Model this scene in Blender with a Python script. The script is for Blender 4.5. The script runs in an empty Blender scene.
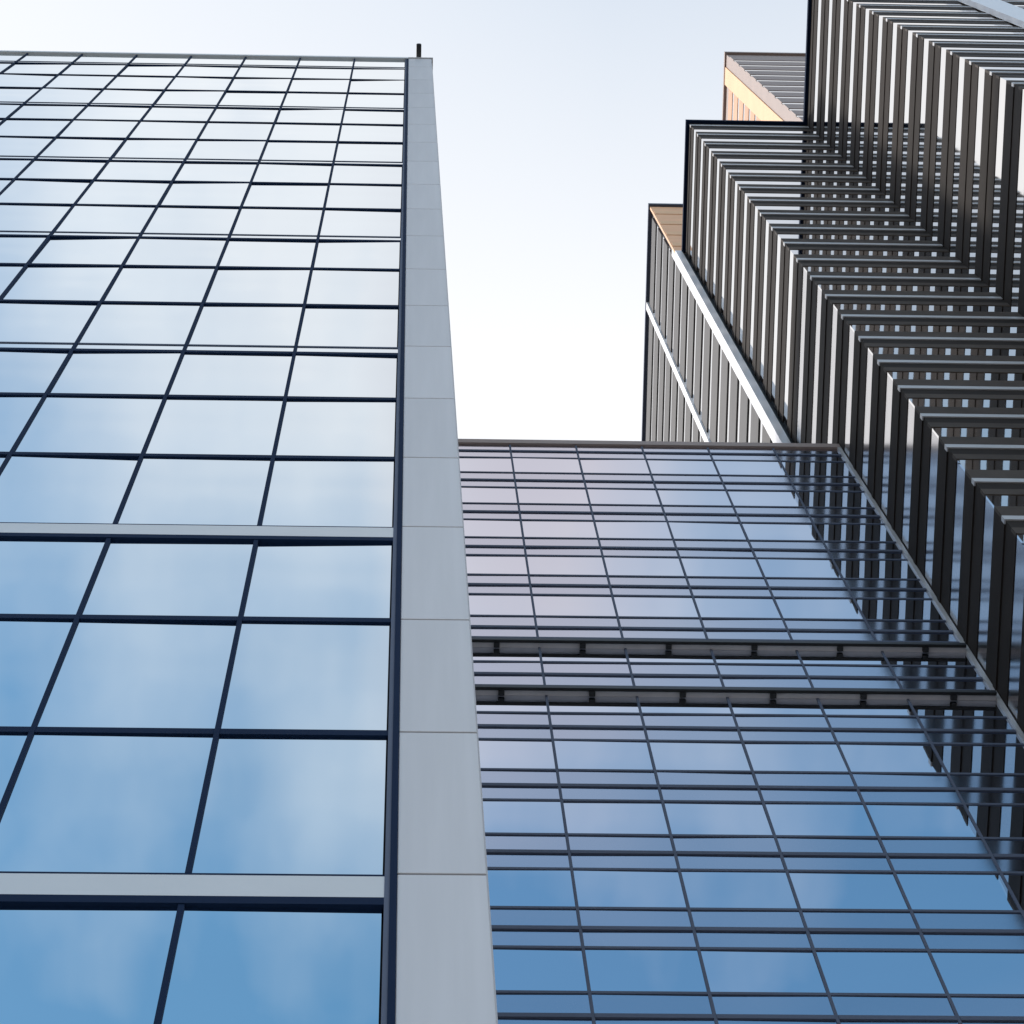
import bpy, math, random
from mathutils import Matrix, Vector
random.seed(7)
C = bpy.context.scene.collection
EYE = 1.6                                   # camera height above the pavement; heights below are above the eye

# ------------------------------------------------------------------ materials
def new_mat(name):
    m = bpy.data.materials.new(name); m.use_nodes = True
    nt = m.node_tree
    return m, nt, nt.nodes['Principled BSDF']

def noise_tint(nt, bsdf, base, amount, scale, stretch=(1, 1, 1)):
    """slight irregular weathering of a surface's own colour, in the object's own coordinates"""
    tc = nt.nodes.new('ShaderNodeTexCoord'); mp = nt.nodes.new('ShaderNodeMapping')
    mp.inputs['Scale'].default_value = stretch
    nz = nt.nodes.new('ShaderNodeTexNoise'); nz.inputs['Scale'].default_value = scale; nz.inputs['Detail'].default_value = 5
    oi = nt.nodes.new('ShaderNodeObjectInfo')
    add = nt.nodes.new('ShaderNodeMath'); add.operation = 'MULTIPLY_ADD'
    add.inputs[1].default_value = 0.35
    mix = nt.nodes.new('ShaderNodeMix'); mix.data_type = 'RGBA'
    mix.inputs[6].default_value = tuple(c * (1 - amount) for c in base) + (1,)
    mix.inputs[7].default_value = tuple(min(1, c * (1 + amount)) for c in base) + (1,)
    nt.links.new(tc.outputs['Object'], mp.inputs['Vector']); nt.links.new(mp.outputs[0], nz.inputs['Vector'])
    nt.links.new(oi.outputs['Random'], add.inputs[0]); nt.links.new(nz.outputs['Fac'], add.inputs[2])
    sub = nt.nodes.new('ShaderNodeMath'); sub.operation = 'SUBTRACT'; sub.inputs[1].default_value = 0.18
    nt.links.new(add.outputs[0], sub.inputs[0]); nt.links.new(sub.outputs[0], mix.inputs[0])
    nt.links.new(mix.outputs[2], bsdf.inputs['Base Color'])

def plain(name, col, rough=0.5, metal=0.0, amount=0.12, scale=1.2, stretch=(1, 1, 1), spec=0.5):
    m, nt, b = new_mat(name)
    b.inputs['Roughness'].default_value = rough; b.inputs['Metallic'].default_value = metal
    b.inputs['Specular IOR Level'].default_value = spec
    noise_tint(nt, b, col, amount, scale, stretch)
    return m

def glass(name, col, rough=0.015, wave=0.012, wscale=0.55, metal=1.0):
    """coated reflective glazing: a mirror-like metal-oxide film, a little wavy"""
    m, nt, b = new_mat(name)
    b.inputs['Metallic'].default_value = metal; b.inputs['Roughness'].default_value = rough
    noise_tint(nt, b, col, 0.05, 0.3)
    tc = nt.nodes.new('ShaderNodeTexCoord')
    nz = nt.nodes.new('ShaderNodeTexNoise'); nz.inputs['Scale'].default_value = wscale; nz.inputs['Detail'].default_value = 1
    bp = nt.nodes.new('ShaderNodeBump'); bp.inputs['Strength'].default_value = 1.0; bp.inputs['Distance'].default_value = wave
    nt.links.new(tc.outputs['Object'], nz.inputs['Vector']); nt.links.new(nz.outputs['Fac'], bp.inputs['Height'])
    nt.links.new(bp.outputs['Normal'], b.inputs['Normal'])
    return m

M = dict(
    glass_l=glass('blue_coated_glass', (0.71, 0.83, 0.88), wave=0.004),
    glass_m=glass('pale_coated_glass', (0.70, 0.75, 0.84), wave=0.002),
    spand_m=glass('spandrel_glass', (0.52, 0.55, 0.64), rough=0.10, wave=0.002),
    glass_r=glass('grey_coated_glass', (0.80, 0.76, 0.72), rough=0.03, wave=0.002),
    glass_w_dim=glass('dim_reflecting_glass', (0.42, 0.385, 0.375), rough=0.16, wave=0.002),  # dim reflections of the lower west storeys put into the tint
    amber_sunlit=plain('sunlit_orange_tan', (0.86, 0.46, 0.25), 0.6, 0, 0.2, 0.8),  # warm sun glow on the wing's upper front, put into the colour
    navy=plain('navy_aluminium', (0.007, 0.017, 0.046), 0.7, spec=.04),
    navy_m=plain('slate_aluminium', (0.10, 0.118, 0.17), 0.7, spec=.08),
    pier=plain('grey_composite_panel', (0.555, 0.535, 0.55), 0.5, 0.1, 0.11, 2.2, (3, 1, 0.10)),
    band=plain('pale_aluminium', (0.56, 0.56, 0.57), 0.4, 0.1, 0.06),
    dark=plain('black_interior', (0.012, 0.013, 0.018), 0.7),
    black=plain('black_metal', (0.010, 0.010, 0.012), 0.5),
    grate=plain('grey_walkway', (0.70, 0.66, 0.67), 0.6, 0, 0.15, 4),
    spand_shaded=plain('shaded_granite', (0.030, 0.024, 0.021), 0.7, 0, 0.3, 0.8, spec=.05),  # canyon shade of the west faces put into the spandrel colour
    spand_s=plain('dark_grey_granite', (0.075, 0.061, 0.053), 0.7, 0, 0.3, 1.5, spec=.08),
    trim=plain('silver_trim', (0.50, 0.49, 0.50), 0.4, 0.1, 0.1),
    wing=plain('mid_grey_granite', (0.060, 0.057, 0.060), 0.6, 0, 0.2, 0.8, spec=.2),
    white=plain('white_panel', (0.84, 0.83, 0.86), 0.35, 0.15, 0.03, 0.6),
    cream=plain('sunlit_cream', (0.80, 0.47, 0.25), 0.6, 0, 0.15, 0.8),  # bright sunlit tone put into the colour of strip and bands
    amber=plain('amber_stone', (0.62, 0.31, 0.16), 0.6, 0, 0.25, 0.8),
    rose=plain('rose_grey_stone', (0.36, 0.27, 0.24), 0.6, 0, 0.15, 0.5),
    pave=plain('pavement', (0.26, 0.25, 0.24), 0.85, 0, 0.25, 0.15),
)

# ------------------------------------------------------------------ mesh helpers
class MB:
    """collects boxes into one mesh; each box may use its own material"""
    def __init__(s): s.v = []; s.f = []; s.mi = []; s.mats = []
    def box(s, x0, x1, y0, y1, z0, z1, mat):
        if mat not in s.mats: s.mats.append(mat)
        k = s.mats.index(mat); n = len(s.v)
        s.v += [(x, y, z) for z in (z0, z1) for y in (y0, y1) for x in (x0, x1)]
        for q in ((0, 2, 3, 1), (4, 5, 7, 6), (0, 1, 5, 4), (2, 6, 7, 3), (0, 4, 6, 2), (1, 3, 7, 5)):
            s.f.append(tuple(n + i for i in q)); s.mi.append(k)
        return s
    def cyl(s, p, q, r, mat, n=12):
        if mat not in s.mats: s.mats.append(mat)
        k = s.mats.index(mat); p = Vector(p); q = Vector(q); d = (q - p).normalized()
        u = d.orthogonal().normalized(); w = d.cross(u); b = len(s.v)
        for c in (p, q):
            for i in range(n):
                a = 2 * math.pi * i / n
                s.v.append(tuple(c + u * math.cos(a) * r + w * math.sin(a) * r))
        for i in range(n):
            j = (i + 1) % n; s.f.append((b + i, b + j, b + n + j, b + n + i)); s.mi.append(k)
        s.f.append(tuple(b + i for i in reversed(range(n)))); s.f.append(tuple(b + n + i for i in range(n))); s.mi += [k, k]
        return s
    def build(s, name, parent=None, center=False, bevel=0):
        o_ = Vector((0, 0, 0))
        if center:
            for i in range(3):
                o_[i] = (min(v[i] for v in s.v) + max(v[i] for v in s.v)) / 2
        me = bpy.data.meshes.new(name)
        me.from_pydata([tuple(Vector(v) - o_) for v in s.v], [], s.f)
        for m in s.mats: me.materials.append(M[m])
        me.polygons.foreach_set('material_index', s.mi); me.update()
        o = bpy.data.objects.new(name, me); C.objects.link(o)
        if parent:
            o.parent = parent; o.location = o_ - root_loc(parent)
        else:
            o.location = o_
        if bevel:
            b = o.modifiers.new('bevel', 'BEVEL'); b.width = bevel; b.segments = 2
        return o

def root_loc(p):
    v = Vector(p.location)
    while p.parent: p = p.parent; v += Vector(p.location)
    return v

def thing(name, label, cat, loc):
    o = bpy.data.objects.new(name, None); C.objects.link(o); o.location = loc
    o['label'] = label; o['category'] = cat
    return o

def E(z): return z + EYE

# ------------------------------------------------------------------ ground
g = MB().box(-140, 160, -160, 140, -0.4, 0.0, 'pave').build('ground'); g['kind'] = 'structure'

# ------------------------------------------------------------------ left tower: big panes, navy grid, grey pier
D, W = 7.6, 1.487
tower = thing('glass_tower', 'tall tower with a navy grid of large sky-reflecting panes and grey edge pier', 'building', (-7, D, 0))
TOP = 91.3
NC = 11
XL = -W * NC
MB().box(XL, 0.60, D + 0.09, 26, 0, E(TOP - 0.25), 'dark').build('wall', tower)
P = 11.07; B0 = 21.62 - 2 * P
levels = []                                  # (bottom, top) of every row of panes, bottom up
bands = []; bars = []
z = B0
for k in range(9):
    zb = B0 + k * P
    bands.append((zb, zb + 0.60))
    for a, b in ((0.60, 4.15), (4.15, 7.82), (7.82, P)):
        if zb + a < TOP - 0.8: levels.append((zb + a, min(zb + b, TOP - 0.3)))
    for a in (4.15, 7.82):
        if zb + a < TOP - 1: bars.append(zb + a)
bands = [b for b in bands if b[1] < TOP]
def pane_seen(x0, x1, z0):                   # roughly inside the photograph
    return z0 > 17.5 and x1 > -0.137 * max(z0, 20) - 0.2
own, rest = [], []
for (a, b) in levels:
    for k in range(NC):
        x1, x0 = -k * W - (0.10 if k == 0 else 0.0), -(k + 1) * W
        (own if pane_seen(x0, x1, a) else rest).append((x0, x1, a, b))
own.sort(key=lambda t: t[2])
rest += own[100:]; own = own[:100]
def pane(mb, x0, x1, a, b): mb.box(x0 + .015, x1 - .015, D, D + 0.03, E(a), E(b), 'glass_l')
for t in own:
    mb = MB(); pane(mb, *t); o = mb.build('window', tower, center=True)
    o.rotation_euler = (random.gauss(0, .0016), 0, random.gauss(0, .006))
mb = MB()
for t in rest: pane(mb, *t)
o = mb.build('window', tower); o['kind'] = 'stuff'
for k in range(1, NC + 1):
    mb = MB(); segs = [(-EYE, bands[0][0])] if bands[0][0] > -EYE else []
    prev = -EYE
    for (a, b) in bands:
        if a > 40: continue
        if a > prev: segs.append((prev, a))
        prev = max(prev, b)
    segs.append((prev, TOP - 0.3))
    for (a, b) in segs:
        if b > a: mb.box(-k * W - .022, -k * W + .022, D - 0.022, D + .05, E(a), E(b), 'navy')
    mb.build('mullion', tower)
for zz in bars:
    if zz < 0: continue
    mb = MB()
    for k in range(NC):
        x1 = -k * W - (.022 if k else .10); mb.box(-(k + 1) * W + .022, x1, D - 0.019, D + .05, E(zz - .075), E(zz + .075), 'navy')
    mb.build('transom', tower)
for (a, b) in bands:
    if a < -EYE: continue
    if a > 40:
        mb = MB()
        for k in range(NC):
            x1 = -k * W - (.022 if k else .10); x0 = -(k + 1) * W + .022
            mb.box(x0, x1, D - .019, D + .05, E(a - .06), E(a + .10), 'navy'); mb.box(x0, x1, D - .012, D + .05, E(b - .05), E(b + .002), 'navy_m')
        mb.build('transom', tower)
        mb = MB()
        for k in range(NC): mb.box(-(k + 1) * W + .022, -k * W - (.022 if k else .10), D, D + .03, E(a + .10), E(b - .05), 'glass_l')
        mb.build('spandrel_band', tower); continue
    mb = MB().box(XL, -0.10, D - 0.024, D + .05, E(a + .09), E(b - .05), 'band')
    mb.box(XL, -0.10, D - 0.030, D + .05, E(a - .06), E(a + .09), 'navy')
    mb.box(XL, -0.10, D - 0.021, D + .05, E(b - .05), E(b), 'navy')
    mb.build('spandrel_band', tower)
mb = MB().box(-0.10, -0.062, D - .03, D + .06, 0, E(TOP - .3), 'navy_m'); mb.box(-0.062, -0.012, D - .04, D + .06, 0, E(TOP - .3), 'navy')
mb.build('window_frame', tower)
joints = sorted([-EYE] + [b for b in bars if b > 0] + [b[1] for b in bands if b[1] > 0] + [TOP - .05])
for a, b in zip(joints[:-1], joints[1:]):
    MB().box(-0.012, 0.62, D - .03, D + .09, E(a + .018), E(b - .018), 'pier').build('pier_panel', tower, center=True, bevel=.008)
MB().box(0.0, 0.60, D - .015, D + .08, 0, E(TOP - .1), 'dark').build('pier_backing', tower)
for i in range(6):                           # cladding of the side that turns away from the camera
    y0 = D + .10 + i * 3.0
    MB().box(0.601, 0.64, y0, y0 + 2.97, 0, E(TOP - .05), 'pier').build('side_panel', tower)
mb = MB().box(XL - .1, -0.013, D - .06, D + .5, E(TOP - .3), E(TOP), 'band'); mb.box(-0.013, .66, D - .06, D + .5, E(TOP - .045), E(TOP + .05), 'band')
mb.build('coping', tower)

cam_t = thing('rooftop_camera', 'small black camera on an arm above the grey pier at the roof edge', 'camera', (0.27, D, E(TOP + .05)))
MB().cyl((.27, D + .15, E(TOP + .05)), (.27, D + .15, E(TOP + .55)), .03, 'black').build('post', cam_t)
mb = MB().cyl((.27, D + .18, E(TOP + .52)), (.27, D - .22, E(TOP + .52)), .025, 'black'); mb.build('arm', cam_t)
h = MB().box(.20, .34, D - .40, D - .02, E(TOP + .30), E(TOP + .46), 'black').build('housing', cam_t, center=True, bevel=.02)
mb = MB().cyl((.27, D - .41, E(TOP + .38)), (.27, D - .399, E(TOP + .38)), .05, 'navy_m'); mb.build('lens', cam_t)

# ------------------------------------------------------------------ middle block: fine triple lines and two ledges
D2 = 14.67; MTOP = 73.3; W2c = 1.488
XW = 9.89; YS = 11.74
mid = thing('curtain_wall_block', 'lower glass block with fine triple lines and two bracketed ledges, between the towers', 'building', (5, D2, 0))
mx = [0.66, 0.89 ] + [0.89 + W2c * k for k in range(1, 7)]
mx = [0.66, 2.38, 3.868, 5.356, 6.844, 8.332, XW - .02]
MB().box(0.66, XW - .02, D2 + .06, 26, 0, E(MTOP - .4), 'dark').build('wall', mid)
F2 = 3.13; fl = [47.15 + F2 * k for k in range(-15, 9)]
vis, sp = [], []
for zc in fl:
    for x0, x1 in zip(mx[:-1], mx[1:]):
        sp.append((x0, x1, zc - .72, zc)); sp.append((x0, x1, zc, zc + .80))
        top = min(zc - .72 + F2, MTOP - .45)
        if top > zc + .85: vis.append((x0, x1, zc + .80, top))
def seen_m(t): return t[2] > 35.0 and t[0] < 0.19 * t[2]
for name, lst, mat in (('window', vis, 'glass_m'), ('spandrel_panel', sp, 'spand_m')):
    own = sorted([t for t in lst if seen_m(t)], key=lambda t: t[2]); rest = [t for t in lst if not seen_m(t)]
    rest += own[100:]; own = own[:100]
    for t in own:
        mb = MB().box(t[0] + .01, t[1] - .01, D2, D2 + .03, E(t[2]), E(t[3]), mat); o = mb.build(name, mid, center=True)
        o.rotation_euler = (random.gauss(0, .0022), 0, random.gauss(0, .0028))
    mb = MB()
    for t in rest: mb.box(t[0] + .01, t[1] - .01, D2, D2 + .03, E(t[2]), E(t[3]), mat)
    o = mb.build(name, mid); o['kind'] = 'stuff'
for x in mx[1:-1]:
    MB().box(x - .021, x + .021, D2 - .012, D2 + .05, 0, E(MTOP - .4), 'navy_m').build('mullion', mid)
for zc in fl:
    if zc < 2: continue
    for dz, th in ((-.72, .042), (0, .065), (.80, .042)):
        if zc + dz > MTOP - .5: continue
        mb = MB()
        for x0, x1 in zip(mx[:-1], mx[1:]):
            mb.box(x0 + (.021 if x0 != mx[0] else 0), x1 - (.021 if x1 != mx[-1] else .08), D2 - (.022 if dz == 0 else .014), D2 + .05, E(zc + dz - th), E(zc + dz + th), 'navy_m')
        mb.build('transom', mid)
MB().box(0.66, XW - .02, D2 - .05, D2 + .5, E(MTOP - .4), E(MTOP), 'rose').build('coping', mid)
MB().box(XW - .10, XW - .021, D2 - .05, D2 - .001, 0, E(MTOP - .41), 'trim').build('corner_trim', mid)
for zl in (55.15, 52.1):
    led = MB().box(0.66, XW - .10, D2 - .10, D2 - .001, E(zl), E(zl + .06), 'grate')
    led.box(0.66, XW - .10, D2 - .155, D2 - .10, E(zl - .05), E(zl + .09), 'black')
    led = led.build('ledge', mid)
    for k in range(6):
        x = 1.64 + W2c * k
        if x < XW - .2: MB().box(x - .05, x + .05, D2 - .10, D2 - .025, E(zl - .10), E(zl - .001), 'black').build('bracket', led)

# ------------------------------------------------------------------ right tower: dark ribbon-window block that steps back
X2 = 14.04; YN = 6.71; Y3 = 16.32; XE = 26.0
RT = 116.2; F = 2.98; G0 = 60.08
dark = thing('ribbon_window_tower', 'dark stepped tower striped by narrow ribbon windows and black bands, rising on the right', 'building', (14, YS, 0))
MB().box(XW + .05, 18.2, YS + .05, Y3, 0, E(RT - .3), 'dark').box(X2 + .05, XE, YN + .05, YS + .05 - .003, 0, E(RT - .3), 'dark').build('wall', dark)
p = 0.035
def faces(a0, a1, z0, z1, mb, mw, ms, which='WSVT'):
    """one band round the stepped front; a0 = how far proud, a1 = depth behind the face"""
    if 'W' in which: mb.box(XW - a0, XW + a1, YS + .05, Y3 - .02, z0, z1, mw)
    if 'S' in which: mb.box(XW - a0, X2 - a0, YS - a0, YS + .05 , z0, z1, ms)
    if 'V' in which: mb.box(X2 - a0, X2 + a1, YN + .05, YS + .048, z0, z1, mw)
    if 'T' in which: mb.box(X2 - a0, XE, YN - a0, YN + .05, z0, z1, ms)
    return mb
kmin = -20
lower = MB()
GH0, GH1 = -.47, .47
for k in range(kmin, 30):
    zg = G0 + F * k
    if zg + 2.0 > RT + 1.2: break
    far = zg < 47
    for w in 'WSVT':
        hid = far or (w == 'V' and zg < 74) or (w == 'T' and (zg < 68 or zg > 104))
        mb = faces(0, .05, E(zg + GH0), E(zg + GH1), lower if hid else MB(), 'glass_w_dim' if w == 'W' and zg < 82 else 'glass_r', 'glass_r', w)
        if not hid: mb.build('ribbon_window', dark)
    mb = lower if far else MB()
    zt = min(zg + F + GH0, RT - .3)
    faces(.012, .05, E(zg + GH1), E(zg + .90), mb, 'spand_shaded', 'spand_s')
    faces(.010, .05, E(zg + .90), E(zg + 1.40), mb, 'spand_shaded', 'spand_shaded')  # shade under the ledge laid on the front as a dark strip
    faces(p, .05, E(zg + 1.40), E(zg + 1.68), mb, 'spand_shaded', 'trim')
    if zt > zg + 1.75: faces(.012, .05, E(zg + 1.68), E(zt), mb, 'spand_shaded', 'spand_s')
    if not far: mb.build('spandrel_band', dark)
lower.build('lower_storeys', dark)
faces(.13, .05, E(RT - .3), E(RT), MB(), 'navy', 'navy').build('coping', dark)
MB().box(17.5, 18.5, YN - .22, YN - .036, 0, E(RT - .31), 'white').build('pilaster', dark)

# taller wing behind, narrow white return and white pilaster
X3 = 9.60; WT = 129.2; Y4 = 31.0
wing = MB().box(X3 + .05, 18.2, Y3 + .05, Y4, 0, E(WT - .3), 'dark').build('rear_wing', dark)
wing['label'] = 'taller grey ribbed rear wing with a white corner strip'
for k in range(-20, 30):
    zg = G0 + F * k
    if zg + 1 > WT: break
    if zg < 72: continue
    MB().box(X3, X3 + .05, Y3 + .34, Y4, E(zg - .5), E(zg + .5), 'glass_r').build('ribbon_window', wing)
mb = MB()
for k in range(-19, 30):
    zg = G0 + F * k
    if zg > WT: break
    z1 = min(zg + F - .5, WT - .3)
    if z1 > zg + .5: mb.box(X3 - .03, X3 + .05, Y3 + .34, Y4, E(zg + .5), E(z1), 'wing')
mb.box(X3, X3 + .05, Y3 + .34, Y4, 0, E(G0 - 19 * F - .5), 'wing')
mb.build('wing_cladding', wing)
MB().box(X3 - .06, XW - .12, Y3 - .06, Y3 + .1, 0, E(RT + .02), 'white').box(X3 - .06, X3 + .04, Y3 + .1, Y3 + .34, 0, E(RT + 1.5), 'white').build('corner_strip', wing)
mb = MB().box(X3 - .06, 18.2, Y3 + .002, Y3 + .1, E(RT + .02), E(WT - .3), 'amber_sunlit')
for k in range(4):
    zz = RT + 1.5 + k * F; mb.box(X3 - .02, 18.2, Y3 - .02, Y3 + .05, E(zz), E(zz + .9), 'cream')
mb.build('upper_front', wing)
MB().box(X3 - .10, X3 - .001, 20.1, 20.4, 0, E(WT - .3), 'white').build('pilaster', wing)
MB().box(X3 - .12, 18.3, Y3 - .1, Y4, E(WT - .3), E(WT), 'navy_m').build('coping', wing)

# ------------------------------------------------------------------ amber tower far behind
AX, AY, AT = 18.32, 15.28, 191.5
amb = thing('amber_tower', 'warm amber and cream tower top showing between the dark stepped roofs', 'building', (AX + 5, AY + 6, 0))
MB().box(AX + .05, 31, AY + .05, 29, 0, E(AT - .5), 'rose').build('wall', amb)
for k in range(0, 22):
    zg = 127.0 + 3.1 * k
    if zg + 2.9 > AT: break
    mb = MB().box(AX, AX + .05, AY + 1.75, 29, E(zg), E(zg + .9), 'glass_r'); mb.box(AX, 31, AY, AY + .05, E(zg), E(zg + .9), 'glass_r')
    mb.build('ribbon_window', amb)
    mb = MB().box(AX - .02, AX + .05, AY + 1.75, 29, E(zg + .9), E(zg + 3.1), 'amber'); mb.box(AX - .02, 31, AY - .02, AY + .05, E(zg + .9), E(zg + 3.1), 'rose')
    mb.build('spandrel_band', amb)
MB().box(AX - .08, AX + .05, AY + .75, AY + 1.75, 0, E(AT - .5), 'cream').build('pilaster', amb)  # brighter colour stands for the sunlit zone beside the corner
MB().box(AX - .02, AX + .05, AY + .05, AY + .75, 0, E(AT - .5), 'rose').build('corner_panel', amb)
MB().box(AX - .12, 31, AY - .1, 29, E(AT - .5), E(AT), 'rose').build('coping', amb)

# ------------------------------------------------------------------ sky and sun
SUN_EL, SUN_AZ = math.radians(42), math.radians(-72)     # azimuth from +Y towards +X
sun_dir = Vector((math.sin(SUN_AZ) * math.cos(SUN_EL), math.cos(SUN_AZ) * math.cos(SUN_EL), math.sin(SUN_EL)))
L = bpy.data.lights.new('sun', 'SUN'); L.energy = 1.5; L.angle = math.radians(6); L.color = (1, .93, .83)
lo = bpy.data.objects.new('sun', L); C.objects.link(lo); lo.rotation_euler = sun_dir.to_track_quat('Z', 'Y').to_euler()

w = bpy.data.worlds.new('World'); bpy.context.scene.world = w; w.use_nodes = True
nt = w.node_tree; N = nt.nodes; bg = N['Background']; bg.inputs['Strength'].default_value = 0.15
def math_node(op, a, b=None, c=None, clamp=False):
    n = N.new('ShaderNodeMath'); n.operation = op; n.use_clamp = clamp
    for i, v in enumerate((a, b, c)):
        if v is None: continue
        if isinstance(v, (int, float)): n.inputs[i].default_value = v
        else: nt.links.new(v, n.inputs[i])
    return n.outputs[0]
sky = N.new('ShaderNodeTexSky'); sky.sky_type = 'NISHITA'; sky.sun_disc = False
sky.sun_elevation = SUN_EL; sky.sun_rotation = SUN_AZ
tc = N.new('ShaderNodeTexCoord'); sep = N.new('ShaderNodeSeparateXYZ'); nt.links.new(tc.outputs['Generated'], sep.inputs[0])
zz = math_node('MAXIMUM', sep.outputs[2], 0.12)
px = math_node('DIVIDE', sep.outputs[0], zz); py = math_node('DIVIDE', sep.outputs[1], zz)
comb = N.new('ShaderNodeCombineXYZ'); nt.links.new(px, comb.inputs[0]); nt.links.new(py, comb.inputs[1])
def noise(scale, detail, off, rough=.5):
    mp = N.new('ShaderNodeMapping'); mp.inputs['Location'].default_value = off
    n = N.new('ShaderNodeTexNoise'); n.inputs['Scale'].default_value = scale; n.inputs['Detail'].default_value = detail; n.inputs['Roughness'].default_value = rough
    nt.links.new(comb.outputs[0], mp.inputs[0]); mp.inputs['Scale'].default_value = (1, .55, 1); nt.links.new(mp.outputs[0], n.inputs['Vector']); return n.outputs['Fac']
n1 = noise(6.5, 5, (3.1, 1.7, 0)); n2 = noise(2.2, 6, (7.3, 2.2, 1))
ax = math_node('ABSOLUTE', math_node('SUBTRACT', px, 0.02))
cov = math_node('ADD', py, 0.47)
cov = math_node('SUBTRACT', cov, math_node('MULTIPLY', ax, 0.72))
bank = math_node('DIVIDE', math_node('SUBTRACT', px, 0.040), 0.055)                # one denser bank of cloud south of the zenith
bank = math_node('SUBTRACT', 1.0, math_node('MULTIPLY', bank, bank), clamp=True)
bank2 = math_node('DIVIDE', math_node('ADD', py, 0.22), 0.13)
bank2 = math_node('SUBTRACT', 1.0, math_node('MULTIPLY', bank2, bank2), clamp=True)
bank = math_node('MULTIPLY', bank, bank2)
clear = math_node('MULTIPLY', math_node('SUBTRACT', -0.285, py), 11.0, clamp=True)            # blue gap beyond the bank
cov = math_node('SUBTRACT', cov, math_node('MULTIPLY', math_node('MULTIPLY', clear, math_node('MULTIPLY_ADD', px, 16.0, 0.5, clamp=True)), 0.11))
n4 = noise(17, 4, (2.1, 8.3, 4))
cov = math_node('ADD', cov, math_node('MULTIPLY', bank, 0.17))
cov = math_node('ADD', cov, math_node('MULTIPLY', math_node('SUBTRACT', n4, 0.5), 0.26))
cov = math_node('ADD', cov, math_node('MULTIPLY', math_node('SUBTRACT', n1, 0.5), 0.48))
cov = math_node('DIVIDE', cov, 0.36, clamp=True)            # the cloud bank overhead, thinning towards the blue
pat = math_node('MULTIPLY', math_node('SUBTRACT', n2, 0.42), 4.0, clamp=True)    # scattered cloud over the rest of the dome
r2 = math_node('SQRT', math_node('ADD', math_node('MULTIPLY', px, px), math_node('MULTIPLY', py, py)))
away = math_node('MULTIPLY', math_node('SUBTRACT', r2, 0.42), 3.0, clamp=True)
mixf = N.new('ShaderNodeMix'); mixf.data_type = 'FLOAT'
nt.links.new(away, mixf.inputs[0]); nt.links.new(cov, mixf.inputs[2]); nt.links.new(pat, mixf.inputs[3])
thin = math_node('MULTIPLY', math_node('SUBTRACT', 0.17, py), 6.0, clamp=True)      # the veil thins towards the zenith
thin = math_node('MULTIPLY', thin, math_node('MULTIPLY', math_node('ADD', px, 0.19), 4.0, clamp=True))
thin = math_node('MULTIPLY', thin, math_node('MULTIPLY', math_node('ADD', py, 0.06), 12.0, clamp=True))
fac = math_node('MULTIPLY', mixf.outputs[0], math_node('MULTIPLY_ADD', thin, -0.50, 0.97))
up = math_node('MULTIPLY', sep.outputs[2], 8.0, clamp=True)
fac = math_node('MULTIPLY', fac, up)
hs = N.new('ShaderNodeHueSaturation'); hs.inputs['Saturation'].default_value = 1.15; hs.inputs['Hue'].default_value = 0.478; nt.links.new(sky.outputs[0], hs.inputs['Color'])
ccol = N.new('ShaderNodeVectorMath'); ccol.operation = 'SCALE'; ccol.inputs[0].default_value = (4.25, 4.28, 4.38)
nt.links.new(math_node('MULTIPLY_ADD', away, 1.3, 1.0), ccol.inputs['Scale'])  # unseen outer cloud brightened to add diffuse light
mix = N.new('ShaderNodeMix'); mix.data_type = 'RGBA'
nt.links.new(fac, mix.inputs[0]); nt.links.new(hs.outputs[0], mix.inputs[6]); n3 = noise(3.5, 4, (1.3, 5.2, 2))
grey = math_node('MULTIPLY', math_node('MULTIPLY', math_node('SUBTRACT', -0.03, py), 7.0, clamp=True), math_node('MULTIPLY', math_node('SUBTRACT', n3, 0.25), 2.0, clamp=True))
cm = N.new('ShaderNodeMix'); cm.data_type = 'RGBA'                       # greyer, faintly mauve undersides of the cloud
nt.links.new(math_node('ADD', math_node('MULTIPLY', grey, .6), math_node('MULTIPLY', bank, .55), clamp=True), cm.inputs[0]); nt.links.new(ccol.outputs[0], cm.inputs[6]); cm.inputs[7].default_value = (3.0, 2.8, 3.0, 1)
nt.links.new(cm.outputs[2], mix.inputs[7])
nt.links.new(mix.outputs[2], bg.inputs['Color'])

# ------------------------------------------------------------------ camera: long lens, tipped about 77 degrees up
f, vx, vy, s = 3300.0, 412.42, -223.75, 0.0124
Zc = Vector((vx - 512, 512 - vy, -f)).normalized()
Xc = Vector((1, -s, 0)); Xc.z = -(Xc.dot(Zc)) / Zc.z; Xc.normalize()
Yc = Zc.cross(Xc)
cam = bpy.data.cameras.new('camera'); cam.sensor_width = 36; cam.lens = f / 1024 * 36; cam.clip_end = 3000; cam.clip_start = .1
co = bpy.data.objects.new('camera', cam); C.objects.link(co)
R = Matrix((Xc, Yc, Zc))
co.matrix_world = Matrix.Translation((0, 0, EYE)) @ R.to_4x4()
sc = bpy.context.scene; sc.camera = co
sc.view_settings.view_transform = 'Standard'; sc.view_settings.look = 'None'; sc.view_settings.exposure = 0.7; sc.view_settings.gamma = 1
sc.cycles.max_bounces = 14; sc.cycles.glossy_bounces = 12; sc.cycles.diffuse_bounces = 4
